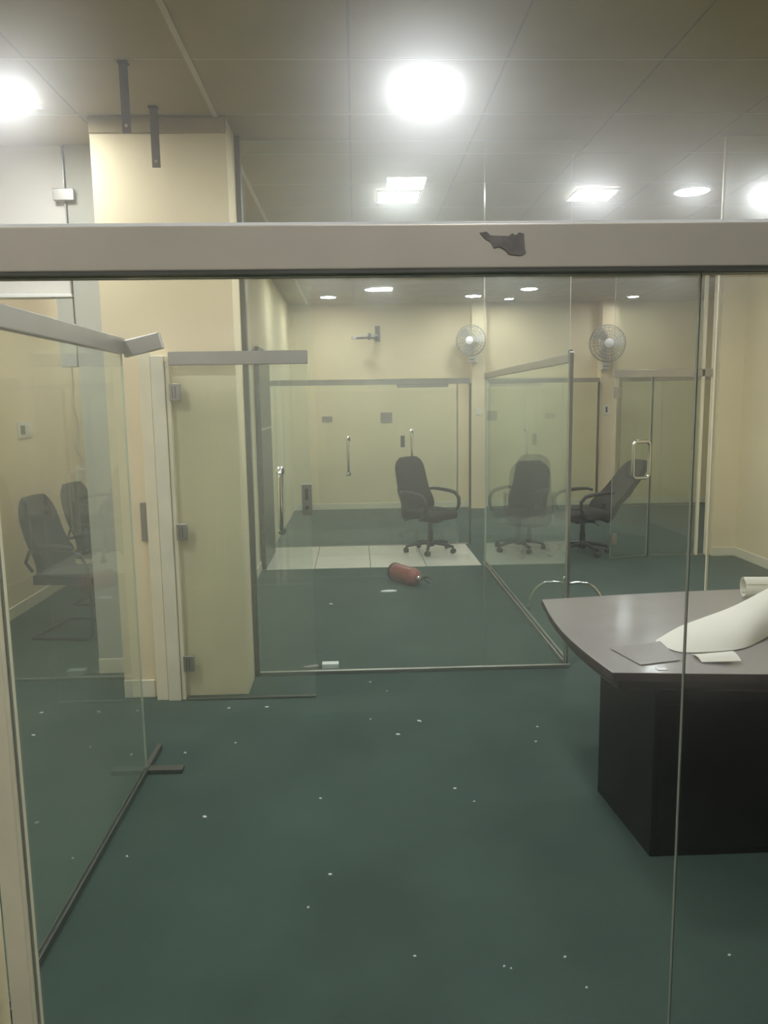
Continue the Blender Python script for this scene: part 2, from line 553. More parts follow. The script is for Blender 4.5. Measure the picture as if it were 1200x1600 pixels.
# ------------------------------------------------------------------ glazed front beyond the tile strip
p = thing('glass_partition', 'glass shopfront beyond the white tile strip with two pull handles', 'glass partition', (0, 9.34, 0))
rbox(-1.03, 1.39, -0.02, 0.02, 1.965, 2.03, 'header_rail', 'steel', p, 0.003)
rbox(1.375, 1.40, -0.02, 0.02, 0, 1.965, 'post', 'steel_dark', p, 0.002)
rbox(1.225, 1.240, -0.015, 0.015, 0.01, 1.965, 'post', 'steel', p, 0.002)
rbox(0.50, 1.12, -0.026, -0.02, 1.925, 1.964, 'door_rail', 'steel', p, 0.002)
pane(-1.02, -0.50, -0.005, 0.005, 0.012, 1.965, p, 'glass_far', 'y')
d1 = pane(-0.495, 0.50, -0.005, 0.005, 0.012, 1.965, p, 'glass_far', 'y')
d2 = pane(0.505, 1.222, -0.005, 0.005, 0.012, 1.925, p, 'glass_far', 'y')
rbox(-1.03, 1.39, -0.012, 0.012, 0, 0.012, 'floor_channel', 'steel', p, 0.0)
pull(-0.10, -0.005, 0.88, 1.34, 0.06, 0.017, p)
pull(0.672, -0.005, 1.0, 1.42, 0.06, 0.015, p)
rbox(0.54, 0.59, -0.014, 0.014, 1.21, 1.35, 'lock_case', 'steel_dark', p, 0.002)
pane(-1.02, -0.49, -0.005, 0.005, 2.031, CEIL - 0.004, p, 'glass_far', 'y')

# dark panel standing in for a dark reflection in the corridor's side glass
d = thing('reflection_panel', 'dark narrow panel standing in for a reflection in the corridor glass', 'door', (-1.0, 8.05, 0))
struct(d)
rbox(-0.02, 0.02, 0, 0.98, 0.01, 2.34, 'leaf', 'dark_reflection', d, 0.003)  # no real leaf: the dark reflection is put into its colour
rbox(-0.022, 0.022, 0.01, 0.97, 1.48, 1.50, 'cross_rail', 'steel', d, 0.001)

# ------------------------------------------------------------------ glazed front on the right
p = thing('glass_partition', 'glass front at far right with steel header beside the cream pier', 'glass partition', (0, 8.38, 0))
rbox(2.81, 3.94, -0.02, 0.02, 1.98, 2.065, 'header_rail', 'steel', p, 0.003)
rbox(3.785, 3.815, -0.02, 0.02, 0, CEIL - 0.003, 'post', 'post', p, 0.002)
rbox(3.90, 3.948, -0.025, 0.025, 0, CEIL - 0.003, 'post', 'post', p, 0.002)
pane(2.81, 3.780, -0.005, 0.005, 2.066, CEIL - 0.004, p, 'glass_far', 'y')
pane(3.26, 3.782, -0.005, 0.005, 0.012, 1.98, p, 'glass_far', 'y')
rbox(3.245, 3.259, -0.010, 0.010, 0.0, 2.06, 'edge_trim', 'steel_dark', p, 0.001)
rbox(3.30, 3.90, -0.012, 0.012, 0, 0.012, 'floor_channel', 'steel', p, 0.0)
d = thing('door_3', 'glass door leaf with a large round-cornered chrome pull at far right', 'door', (3.24, 8.37, 0), radians(180 + 14))
struct(d)
pane(0.01, 0.47, -0.005, 0.005, 0.012, 1.972, d, 'glass_far', 'y')
rbox(0.40, 0.47, -0.014, 0.014, 1.76, 1.88, 'hinge', 'steel', d, 0.003)
rbox(0.40, 0.47, -0.014, 0.014, 0.16, 0.28, 'hinge', 'steel', d, 0.003)
hh = G()
q = []
for cx, cz, a0 in ((0.085, 1.25, 90), (0.205, 1.25, 0), (0.205, 0.93, -90), (0.085, 0.93, 180)):
    for k in range(5):
        a = radians(a0 + 90 - 22.5 * k)
        q.append((cx + 0.04 * cos(a), 0.0, cz + 0.04 * sin(a)))
hh.tube([(x, 0.05, z) for x, y, z in q], 0.020, 10, closed=True).obj('handle', 'chrome', d, smooth=True)

# ------------------------------------------------------------------ glazed units along the back wall
def back_unit(x0, x1, label, seams):
    p = thing('glass_partition', label, 'glass partition', (0, 12.46, 0))
    rbox(x0, x1, -0.02, 0.02, 2.03, 2.10, 'header_rail', 'steel', p, 0.003)
    rbox(x0, x0 + 0.03, -0.02, 0.02, 0, 2.03, 'post', 'steel', p, 0.002)
    rbox(x1 - 0.03, x1, -0.02, 0.02, 0, 2.03, 'post', 'steel_dark', p, 0.002)
    xs = [x0 + 0.03] + seams + [x1 - 0.03]
    for a, b in zip(xs[:-1], xs[1:]):
        pane(a + 0.004, b - 0.004, -0.005, 0.005, 0.012, 2.03, p, 'glass_far', 'y')
    rbox(x0 + 0.03, x1 - 0.03, -0.012, 0.012, 0, 0.012, 'floor_channel', 'steel', p, 0.0)
    return p


back_unit(2.15, 3.96, 'glass unit on back wall between the two fan piers', [2.75, 3.35])
back_unit(4.29, 6.05, 'glass unit on back wall right of the rightmost fan', [5.0])

# ------------------------------------------------------------------ partition over the left room opening
bh = struct(G().box(XL, -1.745, 4.98, 5.04, 2.445, CEIL - 0.003).obj('wall_bulkhead', 'plaster', bevel=0.002))
G().box(XL, -1.737, 4.95, 5.05, 2.425, 2.4445).obj('sill_rail', 'lamp_trim', bh, bevel=0.002)
G().box(-1.835, -1.737, 4.96, 5.04, 2.0, 2.4245).obj('corner_block', 'wall_grey', bh, bevel=0.002)
G().box(-1.800, -1.676, 4.925, 4.955, 2.99, 3.058).obj('joint_clip', 'steel', bh, bevel=0.003)
G().box(-1.744, -1.736, 4.955, 4.98, 2.446, CEIL - 0.004).obj('joint_strip', 'steel', bh)

# ------------------------------------------------------------------ ceiling lamps


def lamp(x, y, square, label, size=0.13, glow=1.0):
    t = thing('ceiling_lamp', label, 'ceiling lamp', (x, y, CEIL - 0.003), 0, 'recessed ceiling lamps')
    s = size
    if square:
        g = G()
        for a in ((-s - .02, s + .02, -s - .02, -s), (-s - .02, s + .02, s, s + .02), (-s - .02, -s, -s, s), (s, s + .02, -s, s)):
            g.box(a[0], a[1], a[2], a[3], -0.016, 0)
        g.obj('trim_frame', 'lamp_trim', t)
        G().box(-s, s, -s, s, -0.012, -0.004).obj('diffuser', 'led', t)
    else:
        G().lathe([(s + 0.02, 0), (s + 0.02, -0.008), (s, -0.016), (s - 0.004, -0.010), (s - 0.004, 0.0)], 28).obj('trim_frame', 'lamp_trim', t, smooth=True)
        G().lathe([(s - 0.005, -0.0135), (s - 0.005, -0.0125)], 28).obj('diffuser', 'led', t)
    return t


lamp(0.385, 4.126, True, 'large glaring square ceiling lamp nearest the camera, upper middle', 0.135)
lamp(0.358, 6.15, True, 'square ceiling lamp just above the rail, left of the pane joint', 0.15)
lamp(1.85, 6.12, True, 'glaring ceiling lamp above the rail, right of the pane joint', 0.15)
lamp(2.59, 6.03, False, 'crisp round ceiling lamp above the rail at upper right', 0.125)
lamp(3.24, 6.15, False, 'ceiling lamp cut by the right picture edge above the rail', 0.125)
lamp(-1.74, 4.21, True, 'glaring ceiling lamp at the left picture edge beside the hanging straps', 0.12)
lamp(-0.37, 11.72, False, 'leftmost small ceiling lamp under the rail with white glare', 0.115)
lamp(0.278, 11.0, False, 'small round ceiling lamp under the rail, second from left', 0.115)
lamp(1.79, 11.74, False, 'small ceiling lamp above the left wall fan', 0.115)
lamp(2.48, 11.07, False, 'small round ceiling lamp right of the pane joint under the rail', 0.115)
lamp(2.40, 12.1, False, 'farthest small lamp standing in for a glass reflection, between the two wall fans', 0.07)  # takes the place of a lamp's reflection in glass
lamp(4.30, 12.0, False, 'glaring small lamp standing in for a glass reflection above the right wall fan', 0.08)  # also takes the place of a reflection in glass
lamp(-0.38, 9.66, False, 'ceiling lamp half hidden by the rail at left', 0.115)
lamp(1.83, 9.72, False, 'ceiling lamp half hidden by the rail near the pane joint', 0.115)
lamp(3.90, 9.65, False, 'ceiling lamp half hidden by the rail at right', 0.115)
lamp(0.37, 2.10, True, 'added square ceiling lamp just past the nearest rail, above the view', 0.13)  # added out of view to brighten column, header rail and near carpet
lamp(0.35, 0.08, True, 'added square ceiling lamp overhead in the near room', 0.13)  # added overhead to light header and posts from the camera side
lamp(-1.74, 2.10, True, 'added square ceiling lamp above the left glass screen, above the view', 0.15)  # added out of view to brighten column front and left wall
lamp(-1.74, 0.08, True, 'added square ceiling lamp overhead at the left of the near room', 0.13)  # added overhead, more light for the near room
lamp(-2.1, 8.2, False, 'added round ceiling lamp deep inside the left side room', 0.13)  # added out of view to brighten the left room
lamp(-1.95, 6.0, False, 'added round ceiling lamp above the visitor chairs in the left side room', 0.13)  # added behind the bulkhead to brighten left wall and chairs

# ------------------------------------------------------------------ straps hanging from the ceiling
def strap(x, y, z0, wdt, label):
    t = thing('hanging_strap', label, 'strap', (x, y, 0), 0, 'steel straps hanging from ceiling')
    rbox(-wdt / 2, wdt / 2, -0.003, 0.003, z0, CEIL - 0.003, 'strap_bar', 'rust', t, 0.001)
    rbox(-wdt / 2 - 0.004, wdt / 2 + 0.004, -0.02, 0.02, CEIL - 0.009, CEIL - 0.003, 'foot_plate', 'rust', t, 0.001)
    G().lathe([(0.009, 0), (0.009, 0.006)], 10, M=Matrix.Translation((0, -0.003, z0 + 0.03)) @ Matrix.Rotation(radians(90), 4, 'X')).obj('bolt', 'chrome', t)


strap(-1.038, 3.83, 3.01, 0.040, 'rusty steel strap hanging from ceiling, nearer the camera and longer')
strap(-1.038, 4.37, 3.013, 0.044, 'steel strap with bolt hanging in front of the cream column')

# ------------------------------------------------------------------ meeting table
t = thing('meeting_table', 'dark boat-shaped meeting table with a dusty grey top', 'table', (0, 0, 0))
L0, L1 = 0.93, 3.55
poly = []
for k in range(9):      # near long side, slightly bowed
    s = k / 8
    poly.append((L0 + (L1 - L0) * s, 2.695 - 0.10 * sin(pi * s)))
for k in range(1, 8):
    s = k / 8
    poly.append((L1 + 0.05 * sin(pi * s), 2.695 + (3.76 - 2.695) * s))
for k in range(9):
    s = k / 8
    poly.append((L1 + (0.925 - L1) * s, 3.765 + 0.12 * sin(pi * s)))
for k in range(1, 8):
    s = k / 8
    poly.append((0.928 - 0.045 * sin(pi * s), 3.76 + (2.695 - 3.76) * s))


def inset(pl, d):
    cx = sum(a for a, b in pl) / len(pl); cy = sum(b for a, b in pl) / len(pl)
    return [(a + (d if a < cx else -d) * (abs(a - cx) > .6), b + (d if b < cy else -d)) for a, b in pl]


top = G().prism(poly, 0.715, 0.750, 0, None, 1)
top.obj('table_top', ['table_top', 'table_edge'], t, bevel=0.004)
G().prism(inset(poly, 0.035), 0.665, 0.7148).obj('apron', 'table_edge', t, bevel=0.012)
ped = G().prism([(1.10, 2.708), (2.6, 2.708), (2.6, 3.22), (1.058, 3.22)], 0, 0.665).obj('pedestal', 'laminate', t, bevel=0.003)
G().box(1.13, 2.58, 2.702, 2.708, 0.03, 0.62).obj('front_panel', 'laminate', ped, bevel=0.002)

# curled sheet of paper
def spline(P, u):
    n = len(P) - 1
    i = min(int(u * n), n - 1)
    f = u * n - i
    p0, p1, p2, p3 = (Vector(P[max(0, min(n, j))]) for j in (i - 1, i, i + 1, i + 2))
    return 0.5 * ((2 * p1) + (p2 - p0) * f + (2 * p0 - 5 * p1 + 4 * p2 - p3) * f * f + (3 * p1 - p0 - 3 * p2 + p3) * f ** 3)


NEAR = [(1.216, 3.008, .753), (1.268, 2.897, .753), (1.388, 2.887, .753), (1.531, 2.916, .754), (1.67, 3.02, .756), (1.86, 3.16, .78)]
RIDGE = [(1.228, 3.04, .756), (1.36, 3.13, .784), (1.488, 3.20, .798), (1.658, 3.26, .832), (1.857, 3.34, .893), (2.048, 3.42, .961)]
BACK = [(1.24, 3.05, .753), (1.42, 3.17, .753), (1.57, 3.27, .753), (1.75, 3.38, .753), (1.95, 3.49, .754), (2.12, 3.58, .756)]


def curl_raw(u, v):
    a, r, c = spline(NEAR, u), spline(RIDGE, u), spline(BACK, u)
    if v < 0.7:
        t = v / 0.7
        h = a.lerp(r, t)
        return h + Vector((0.25, -0.5, 0.9)).normalized() * (0.30 * (r - a).length * t * (1 - t)) * (0.4 + 0.6 * u)
    t = (v - 0.7) / 0.3
    return r.lerp(c, t) + Vector((0, 0.8, 0.6)) * (0.25 * (c - r).length * t * (1 - t))


def curl_pt(u, v):
    e = 0.01
    p = curl_raw(u, v)
    du = curl_raw(min(1, u + e), v) - curl_raw(max(0, u - e), v)
    dv = curl_raw(u, min(1, v + e)) - curl_raw(u, max(0, v - e))
    n = du.cross(dv)
    return p, (n if n.length > 1e-9 else Vector((0, 0, 1)))


o = G().grid(curl_pt, 26, 22, 0.003).obj('paper_sheet', 'paper', None, smooth=True)
tag(o, 'big curled cream paper sheet lying on the dark table', 'paper')


def roll_pt(u, v):
    ax = Vector((1.93, 3.70, 0.752)).lerp(Vector((2.75, 3.62, 0.752)), u)
    a = radians(-60) + radians(560) * v
    r = 0.052 - 0.012 * v
    side = Vector((0.15, 0.98, 0))
    n = side * sin(a) + Vector((0, 0, 1)) * cos(a)
    return ax + Vector((0, 0, 0.054)) + n * r, n


o = G().grid(roll_pt, 6, 40, 0.002).obj('paper_roll', 'paper', None, smooth=True)
tag(o, 'small cream paper roll at the far edge of the table', 'paper')


def fold_pt(u, v):
    x = 1.30 + 0.135 * u
    y = 2.735 + 0.125 * v + 0.035 * (1 - u) * (1 - v)
    z = 0.754 + 0.022 * sin(pi * min(1, v * 1.0)) * (0.4 + 0.6 * u) + 0.012 * u * (1 - v)
    return (x, y, z), (0, -0.2, 1)


o = G().grid(fold_pt, 8, 8, 0.003).obj('paper_scrap', 'paper', None, smooth=True)
tag(o, 'small folded cream paper scrap in front of the curled sheet', 'paper')
o = G().prism([(1.105, 2.700), (1.142, 2.702), (1.140, 2.728), (1.103, 2.728)], 0.7505, 0.753).obj('paper_tag', 'paper_white')
tag(o, 'tiny white paper tag on the table front edge', 'paper')


def film_pt(u, v):
    x = 1.06 + 0.17 * u
    y = 2.76 + 0.20 * v + 0.04 * u
    z = 0.7535 + 0.012 * u * u * v
    return (x - 0.05 * v * (1 - u), y, z), (-0.1, 0, 1)


o = G().grid(film_pt, 6, 6, 0.0015).obj('plastic_film', 'film', None, smooth=True)
tag(o, 'greyish thin plastic film lying left of the curled paper on table', 'film')

# ------------------------------------------------------------------ chrome stand behind the table
t = thing('coat_stand', 'slim chrome pole stand with curved legs behind the table', 'stand', (1.728, 6.20, 0))
G().tube([(0, 0, 0.14), (0, 0, 1.2), (0, 0, 2.10)], 0.017, 12).obj('pole', 'chrome', t, smooth=True)
G().lathe([(0.014, 2.09), (0.021, 2.095), (0.022, 2.135), (0.014, 2.15)], 14).obj('cap', 'plastic_black', t, smooth=True)
G().lathe([(0.018, 0.13), (0.029, 0.14), (0.029, 0.285), (0.018, 0.295)], 14).obj('hub', 'chrome', t, smooth=True)
for k in range(4):
    a = radians(-12 + 90 * k)
    pts = []
    for r, z in ((0.02, 0.235), (0.10, 0.245), (0.17, 0.238), (0.225, 0.205), (0.265, 0.155), (0.29, 0.09), (0.30, 0.018)):
        pts.append((r * cos(a), r * sin(a), z))
    lg = G().tube(pts, 0.014, 10).obj('leg', 'chrome', t, smooth=True)
    G().lathe([(0.018, 0.0), (0.018, 0.02), (0.013, 0.026)], 12, M=Matrix.Translation((0.30 * cos(a), 0.30 * sin(a), 0))).obj('foot', 'plastic_black', lg, smooth=True)

# ------------------------------------------------------------------ swivel chairs (seat faces +X before turning)
def swivel(label, loc, rz, recline=0.0):
    t = thing('office_chair', label, 'chair', loc, rz, 'swivel office chairs at the back')

    def seat_prof(u, v):
        ang = 2 * pi * v
        c, s = cos(ang), sin(ang)
        e = 0.38
        x = 0.25 * math.copysign(abs(c) ** e, c)
        y = 0.245 * math.copysign(abs(s) ** e, s)
        return x, y
    g = G()
    n = 28
    rings = [(0.80, 0.415), (0.97, 0.425), (1.0, 0.455), (0.985, 0.485), (0.90, 0.505), (0.5, 0.512), (0.02, 0.508)]
    vs, fs = [], []
    for sc, z in rings:
        for k in range(n):
            x, y = seat_prof(0, k / n)
            front = max(0, x / 0.25) ** 4 * 0.02
            vs.append((x * sc + 0.02, y * sc, z - front))
    for i in range(len(rings) - 1):
        for k in range(n):
            k2 = (k + 1) % n
            fs.append((i * n + k, i * n + k2, (i + 1) * n + k2, (i + 1) * n + k))
    fs.append(tuple(range(n))[::-1]); fs.append(tuple(range((len(rings) - 1) * n, len(rings) * n)))
    g.add(vs, fs).obj('seat', 'fabric_black', t, smooth=True)

    def back_pt(off, wscale=1.0, z0=0.40, z1=1.10):
        def fn(u, v):
            z = z0 + (z1 - z0) * u
            s = (v - 0.5) * 2
            hw = 0.235 * wscale
            tt = (z - 0.40) / 0.70
            hw *= 1.0 - 0.16 * max(0, tt - 0.25) - 0.10 * max(0, 0.2 - tt)
            if u > 0.80:                       # rounded top
                hw *= math.sqrt(max(0.0, 1 - ((u - 0.80) / 0.215) ** 2)) * 0.72 + 0.28
            if u < 0.12:
                hw *= 0.80 + 0.20 * (u / 0.12)
            y = s * hw
            lumbar = 0.045 * math.exp(-((tt - 0.25) / 0.16) ** 2)
            x = -0.235 - 0.17 * tt * (1 + recline * 1.5) + lumbar - recline * 0.18 * tt + off + 0.045 * s * s
            return (x, y, z - recline * 0.06 * tt), (1, -0.25 * s, 0.2)
        return fn
    G().grid(back_pt(0.0), 18, 12, 0.062).obj('backrest', 'fabric_black', t, smooth=True)
    G().grid(back_pt(-0.042, 1.02, 0.36, 0.80), 12, 12, 0.02).obj('back_shell', 'plastic_black', t, smooth=True)
    for s in (-1, 1):
        y = 0.275 * s
        pts = [(-0.255, 0.20 * s, 0.70), (-0.22, 0.255 * s, 0.715), (-0.10, y, 0.715), (0.06, y, 0.705), (0.15, y, 0.685), (0.20, y, 0.63),
               (0.205, y, 0.555), (0.17, y, 0.49), (0.10, 0.25 * s, 0.445), (0.02, 0.19 * s, 0.425)]
        G().tube(pts, [0.014, 0.017, 0.021, 0.022, 0.022, 0.021, 0.02, 0.018, 0.017, 0.015], 10).obj('armrest', 'plastic_black', t, smooth=True)
    m = G().box(-0.12, 0.13, -0.08, 0.08, 0.355, 0.415).obj('mechanism', 'plastic_black', t, bevel=0.012)
    G().tube([(-0.02, 0.07, 0.385), (-0.03, 0.20, 0.375), (-0.03, 0.27, 0.36)], 0.007, 8).obj('lever', 'plastic_black', m, smooth=True)
    G().tube([(-0.10, 0, 0.385), (-0.20, 0, 0.385), (-0.265, 0, 0.42), (-0.28, 0, 0.56)], 0.02, 8).obj('back_bar', 'plastic_black', t, smooth=True)
    G().lathe([(0.034, 0.10), (0.034, 0.24), (0.026, 0.245), (0.026, 0.36)], 16).obj('gas_column', 'plastic_black', t, smooth=True)
    G().lathe([(0.045, 0.07), (0.05, 0.08), (0.048, 0.13), (0.036, 0.145)], 16).obj('hub', 'plastic_black', t, smooth=True)
    for k in range(5):
        a = radians(20 + 72 * k)
        ca, sa = cos(a), sin(a)
        lg = G().tube([(0.03 * ca, 0.03 * sa, 0.115), (0.15 * ca, 0.15 * sa, 0.105), (0.29 * ca, 0.29 * sa, 0.078)], [0.026, 0.022, 0.017], 8).obj('leg', 'plastic_black', t, smooth=True)
        M = Matrix.Translation((0.29 * ca, 0.29 * sa, 0.031)) @ Matrix.Rotation(a + 0.6 * k, 4, 'Z') @ Matrix.Rotation(radians(90), 4, 'X')
        cg = G()
        cg.lathe([(0.022, -0.026), (0.030, -0.022), (0.030, -0.006), (0.024, -0.004), (0.024, 0.004), (0.030, 0.006), (0.030, 0.022), (0.022, 0.026)], 14, M)
        cg.tube([(0.29 * ca, 0.29 * sa, 0.04), (0.29 * ca, 0.29 * sa, 0.075)], 0.009, 8)
        cg.obj('caster', 'plastic_black', lg, smooth=True)
    return t


swivel('black swivel office chair standing on the white tile strip', (0.85, 8.86, 0.006), radians(-50))
swivel('black swivel office chair seen dimly through the glass screen, back to camera', (1.96, 8.62, 0), radians(78))
swivel('black swivel office chair with a tilted back, half behind the chrome pole', (2.58, 8.62, 0), radians(196), 0.9)


# ------------------------------------------------------------------ visitor chairs in the left room (seat faces +X)
def visitor(label, loc, rz):
    t = thing('visitor_chair', label, 'chair', loc, rz, 'visitor chairs in the left room')

    def back_fn(u, v):
        z = 0.47 + 0.60 * u
        s = (v - 0.5) * 2
        hw = 0.235 * (1 - 0.1 * u)
        if u > 0.68:
            hw *= math.sqrt(max(0.0, 1 - ((u - 0.68) / 0.345) ** 2)) * 0.75 + 0.25
        x = -0.215 - 0.15 * u + 0.04 * s * s + 0.03 * math.exp(-((u - .2) / .2) ** 2)
        return (x, s * hw, z), (1, -0.2 * s, 0.25)
    G().grid(back_fn, 16, 12, 0.06).obj('backrest', 'fabric_black', t, smooth=True)

    def seat_fn(u, v):
        s = (v - 0.5) * 2
        x = -0.23 + 0.49 * u
        return (x, s * 0.24 * (1 - 0.06 * u), 0.465 - 0.012 * s * s - 0.02 * max(0, u - 0.75) * 4 * (u - .75)), (0, 0, 1)
    G().grid(seat_fn, 12, 10, 0.065).obj('seat', 'fabric_black', t, smooth=True)
    for s in (-1, 1):
        y = 0.275 * s
        pts = [(-0.24, 0.22 * s, 0.52), (-0.255, y, 0.60), (-0.22, y, 0.685), (-0.12, y, 0.70), (0.10, y, 0.69), (0.19, y, 0.66),
               (0.235, y, 0.55), (0.245, y, 0.30), (0.245, y, 0.06), (0.21, y, 0.018), (0.10, y, 0.014), (-0.20, y, 0.014), (-0.25, y * 0.97, 0.014)]
        fr = G().tube(pts, 0.0125, 8).obj('side_frame', 'plastic_black', t, smooth=True)
        G().tube([(-0.16, y, 0.715), (-0.02, y, 0.722), (0.13, y, 0.71)], [0.018, 0.024, 0.018], 8).obj('arm_pad', 'plastic_black', fr, smooth=True)
    G().tube([(-0.25, -0.268, 0.014), (-0.25, 0.268, 0.014)], 0.0125, 8).obj('rear_bar', 'plastic_black', t, smooth=True)
    G().tube([(0.238, -0.275, 0.42), (0.238, 0.275, 0.42)], 0.0125, 8).obj('cross_bar', 'plastic_black', t, smooth=True)
    return t


visitor('nearer black visitor chair with armrests seen through the left glass', (-2.20, 5.98, 0), radians(-9))
visitor('farther black visitor chair against the wall behind the left glass', (-2.26, 6.98, 0), radians(-8))

# ------------------------------------------------------------------ fire extinguisher lying on the carpet
t = thing('fire_extinguisher', 'red fire extinguisher lying on the green carpet near the tile strip', 'fire extinguisher', (0.36, 7.48, 0.087), 0)
t.rotation_euler = (radians(90), 0, radians(32))       # body along its own z, laid flat
BR = 0.086
G().lathe([(BR * 0.86, 0), (BR, 0.012), (BR, 0.30), (BR * 0.93, 0.335), (BR * 0.72, 0.362), (BR * 0.42, 0.378), (0.024, 0.384)], 28).obj('cylinder', 'red_paint', t, smooth=True)
G().lathe([(BR * 0.93, -0.010), (BR + 0.003, -0.006), (BR + 0.003, 0.022), (BR * 0.99, 0.026)], 28).obj('foot_ring', 'plastic_black', t, smooth=True)
v = G().lathe([(0.024, 0.38), (0.024, 0.40), (0.018, 0.405), (0.018, 0.44), (0.012, 0.445)], 14).obj('valve', 'chrome', t, smooth=True)
G().tube([(0, 0, 0.43), (0.01, 0.02, 0.455), (0.04, 0.03, 0.50), (0.06, 0.0, 0.535)], 0.010, 8).obj('carry_handle', 'plastic_black', v, smooth=True)
G().tube([(0, 0, 0.445), (-0.02, 0.02, 0.475), (-0.02, 0.01, 0.52), (0.02, -0.02, 0.555)], 0.010, 8).obj('squeeze_lever', 'plastic_black', v, smooth=True)
G().tube([(0.01, 0, 0.42), (0.05, 0.0, 0.43), (0.085, -0.01, 0.40), (0.098, -0.01, 0.33), (0.099, -0.01, 0.20), (0.098, -0.01, 0.13)],
         [0.008, 0.008, 0.008, 0.008, 0.009, 0.012], 8).obj('hose', 'plastic_black', t, smooth=True)

# ------------------------------------------------------------------ wall fans
def fan(label, loc, R, rz):
    t = thing('wall_fan', label, 'fan', loc, rz, 'wall fans')   # faces -Y before turning
    RX = Matrix.Rotation(radians(90), 4, 'X')                   # local z -> -y
    g = G()
    for rr, dd in ((R, 0.0), (R * 0.97, 0.035), (R * 0.84, 0.062), (R * 0.66, 0.078), (R * 0.48, 0.086), (R * 0.30, 0.09)):
        pts = [(rr * cos(2 * pi * k / 36), -0.02 - dd, rr * sin(2 * pi * k / 36)) for k in range(36)]
        g.tube(pts, 0.009 if rr == R else 0.004, 5, closed=True)
    for k in range(28):
        a = 2 * pi * k / 28
        pts = [(rr * cos(a), -0.02 - dd, rr * sin(a)) for rr, dd in ((R, 0.0), (R * 0.97, 0.035), (R * 0.84, 0.062), (R * 0.55, 0.084), (R * 0.26, 0.09))]
        g.tube(pts, 0.0034, 4)
    g.obj('front_grille', 'fan_wire', t, smooth=True)
    g = G()
    for rr, dd in ((R, 0.0), (R * 0.93, 0.05), (R * 0.70, 0.075), (R * 0.40, 0.085)):
        pts = [(rr * cos(2 * pi * k / 36), -0.015 + dd, rr * sin(2 * pi * k / 36)) for k in range(36)]
        g.tube(pts, 0.0026, 4, closed=True)
    for k in range(20):
        a = 2 * pi * (k + .5) / 20
        g.tube([(rr * cos(a), -0.015 + dd, rr * sin(a)) for rr, dd in ((R, 0), (R * .93, .05), (R * .7, .075), (R * .25, .088))], 0.0022, 4)
    g.obj('rear_grille', 'fan_wire', t, smooth=True)
    G().lathe([(R * 0.24, 0.098), (R * 0.26, 0.108), (R * 0.20, 0.118), (0.01, 0.121)], 24, RX).obj('centre_badge', 'lamp_trim', t, smooth=True)
    G().lathe([(0.03, 0.07), (0.045, 0.05), (0.05, 0.0)], 16, RX).obj('hub', 'fan_plastic', t, smooth=True)
    for k in range(3):
        a0 = 2 * pi * k / 3

        def bl(u, v):
            r = 0.045 + (R * 0.88 - 0.045) * u
            a = a0 + (v - 0.5) * (0.75 + 0.5 * u) * (1 - 0.25 * u) + 0.25 * u
            return (r * cos(a), -0.035 + 0.05 * (v - 0.5), r * sin(a)), (0.2 * sin(a), -1, 0.2 * cos(a))
        G().grid(bl, 6, 6, 0.003).obj('blade', 'fan_plastic', t, smooth=True)
    G().lathe([(0.06, -0.15), (0.075, -0.13), (0.078, -0.04), (0.06, 0.0)], 18, RX).obj('motor', 'fan_plastic', t, smooth=True)
    sup = G().tube([(0, 0.09, -0.02), (0, 0.10, -R * 0.75), (0, 0.11, -R * 1.05)], 0.022, 10).obj('neck', 'fan_plastic', t, smooth=True)
    G().box(-0.06, 0.06, 0.03, 0.17, -R * 1.40, -R * 1.02).obj('control_box', 'fan_plastic', t, bevel=0.01)
    for dx in (-0.03, 0.0, 0.03):
        G().lathe([(0.010, 0), (0.010, 0.012)], 10, Matrix.Translation((dx, 0.03, -R * 1.22)) @ RX).obj('push_button', 'switch_dark', t)
    return t


fan('wall fan turned sideways on the left back pier', (1.85, 12.34, 2.70), 0.24, radians(-25))
fan('round wall fan facing the room on the right back pier', (4.02, 12.33, 2.63), 0.29, 0)

# ------------------------------------------------------------------ empty bracket on the back wall
t = thing('wall_bracket', 'empty metal bracket sticking out of the cream back wall', 'bracket', (0.2, 12.7, 2.78))
rbox(0.14, 0.22, -0.012, 0, -0.05, 0.20, 'wall_plate', 'steel_dark', t, 0.002)
G().tube([(0.18, -0.01, 0.0), (0.05, -0.16, 0.0), (-0.20, -0.42, -0.03)], 0.014, 8).obj('arm', 'steel_dark', t, smooth=True)
G().tube([(0.18, -0.01, 0.05), (0.05, -0.16, 0.05), (-0.20, -0.42, -0.01)], 0.011, 8).obj('arm', 'lamp_trim', t, smooth=True)
rbox(0.02, 0.07, -0.19, -0.13, -0.03, 0.07, 'clamp', 'steel_dark', t, 0.004)
rbox(-0.24, -0.16, -0.46, -0.38, -0.045, 0.0, 'end_cup', 'steel', t, 0.006)

# ------------------------------------------------------------------ switches, notices, cable
def switch(label, x, y, z, ax, wdt=0.09, hgt=0.09, dark=True, toggles=2):
    t = thing('wall_switch', label, 'switch', (x, y, z), 0 if ax == 'y' else radians(90))
    rbox(-wdt / 2, wdt / 2, -0.012, 0, -hgt / 2, hgt / 2, 'plate', 'switch', t, 0.003)
    for k in range(toggles):
        cx = (k - (toggles - 1) / 2) * wdt * 0.45
        rbox(cx - wdt * 0.14, cx + wdt * 0.14, -0.018, -0.012, -hgt * 0.28, hgt * 0.28, 'rocker', 'switch_dark' if dark and k == 0 else 'switch', t, 0.001)


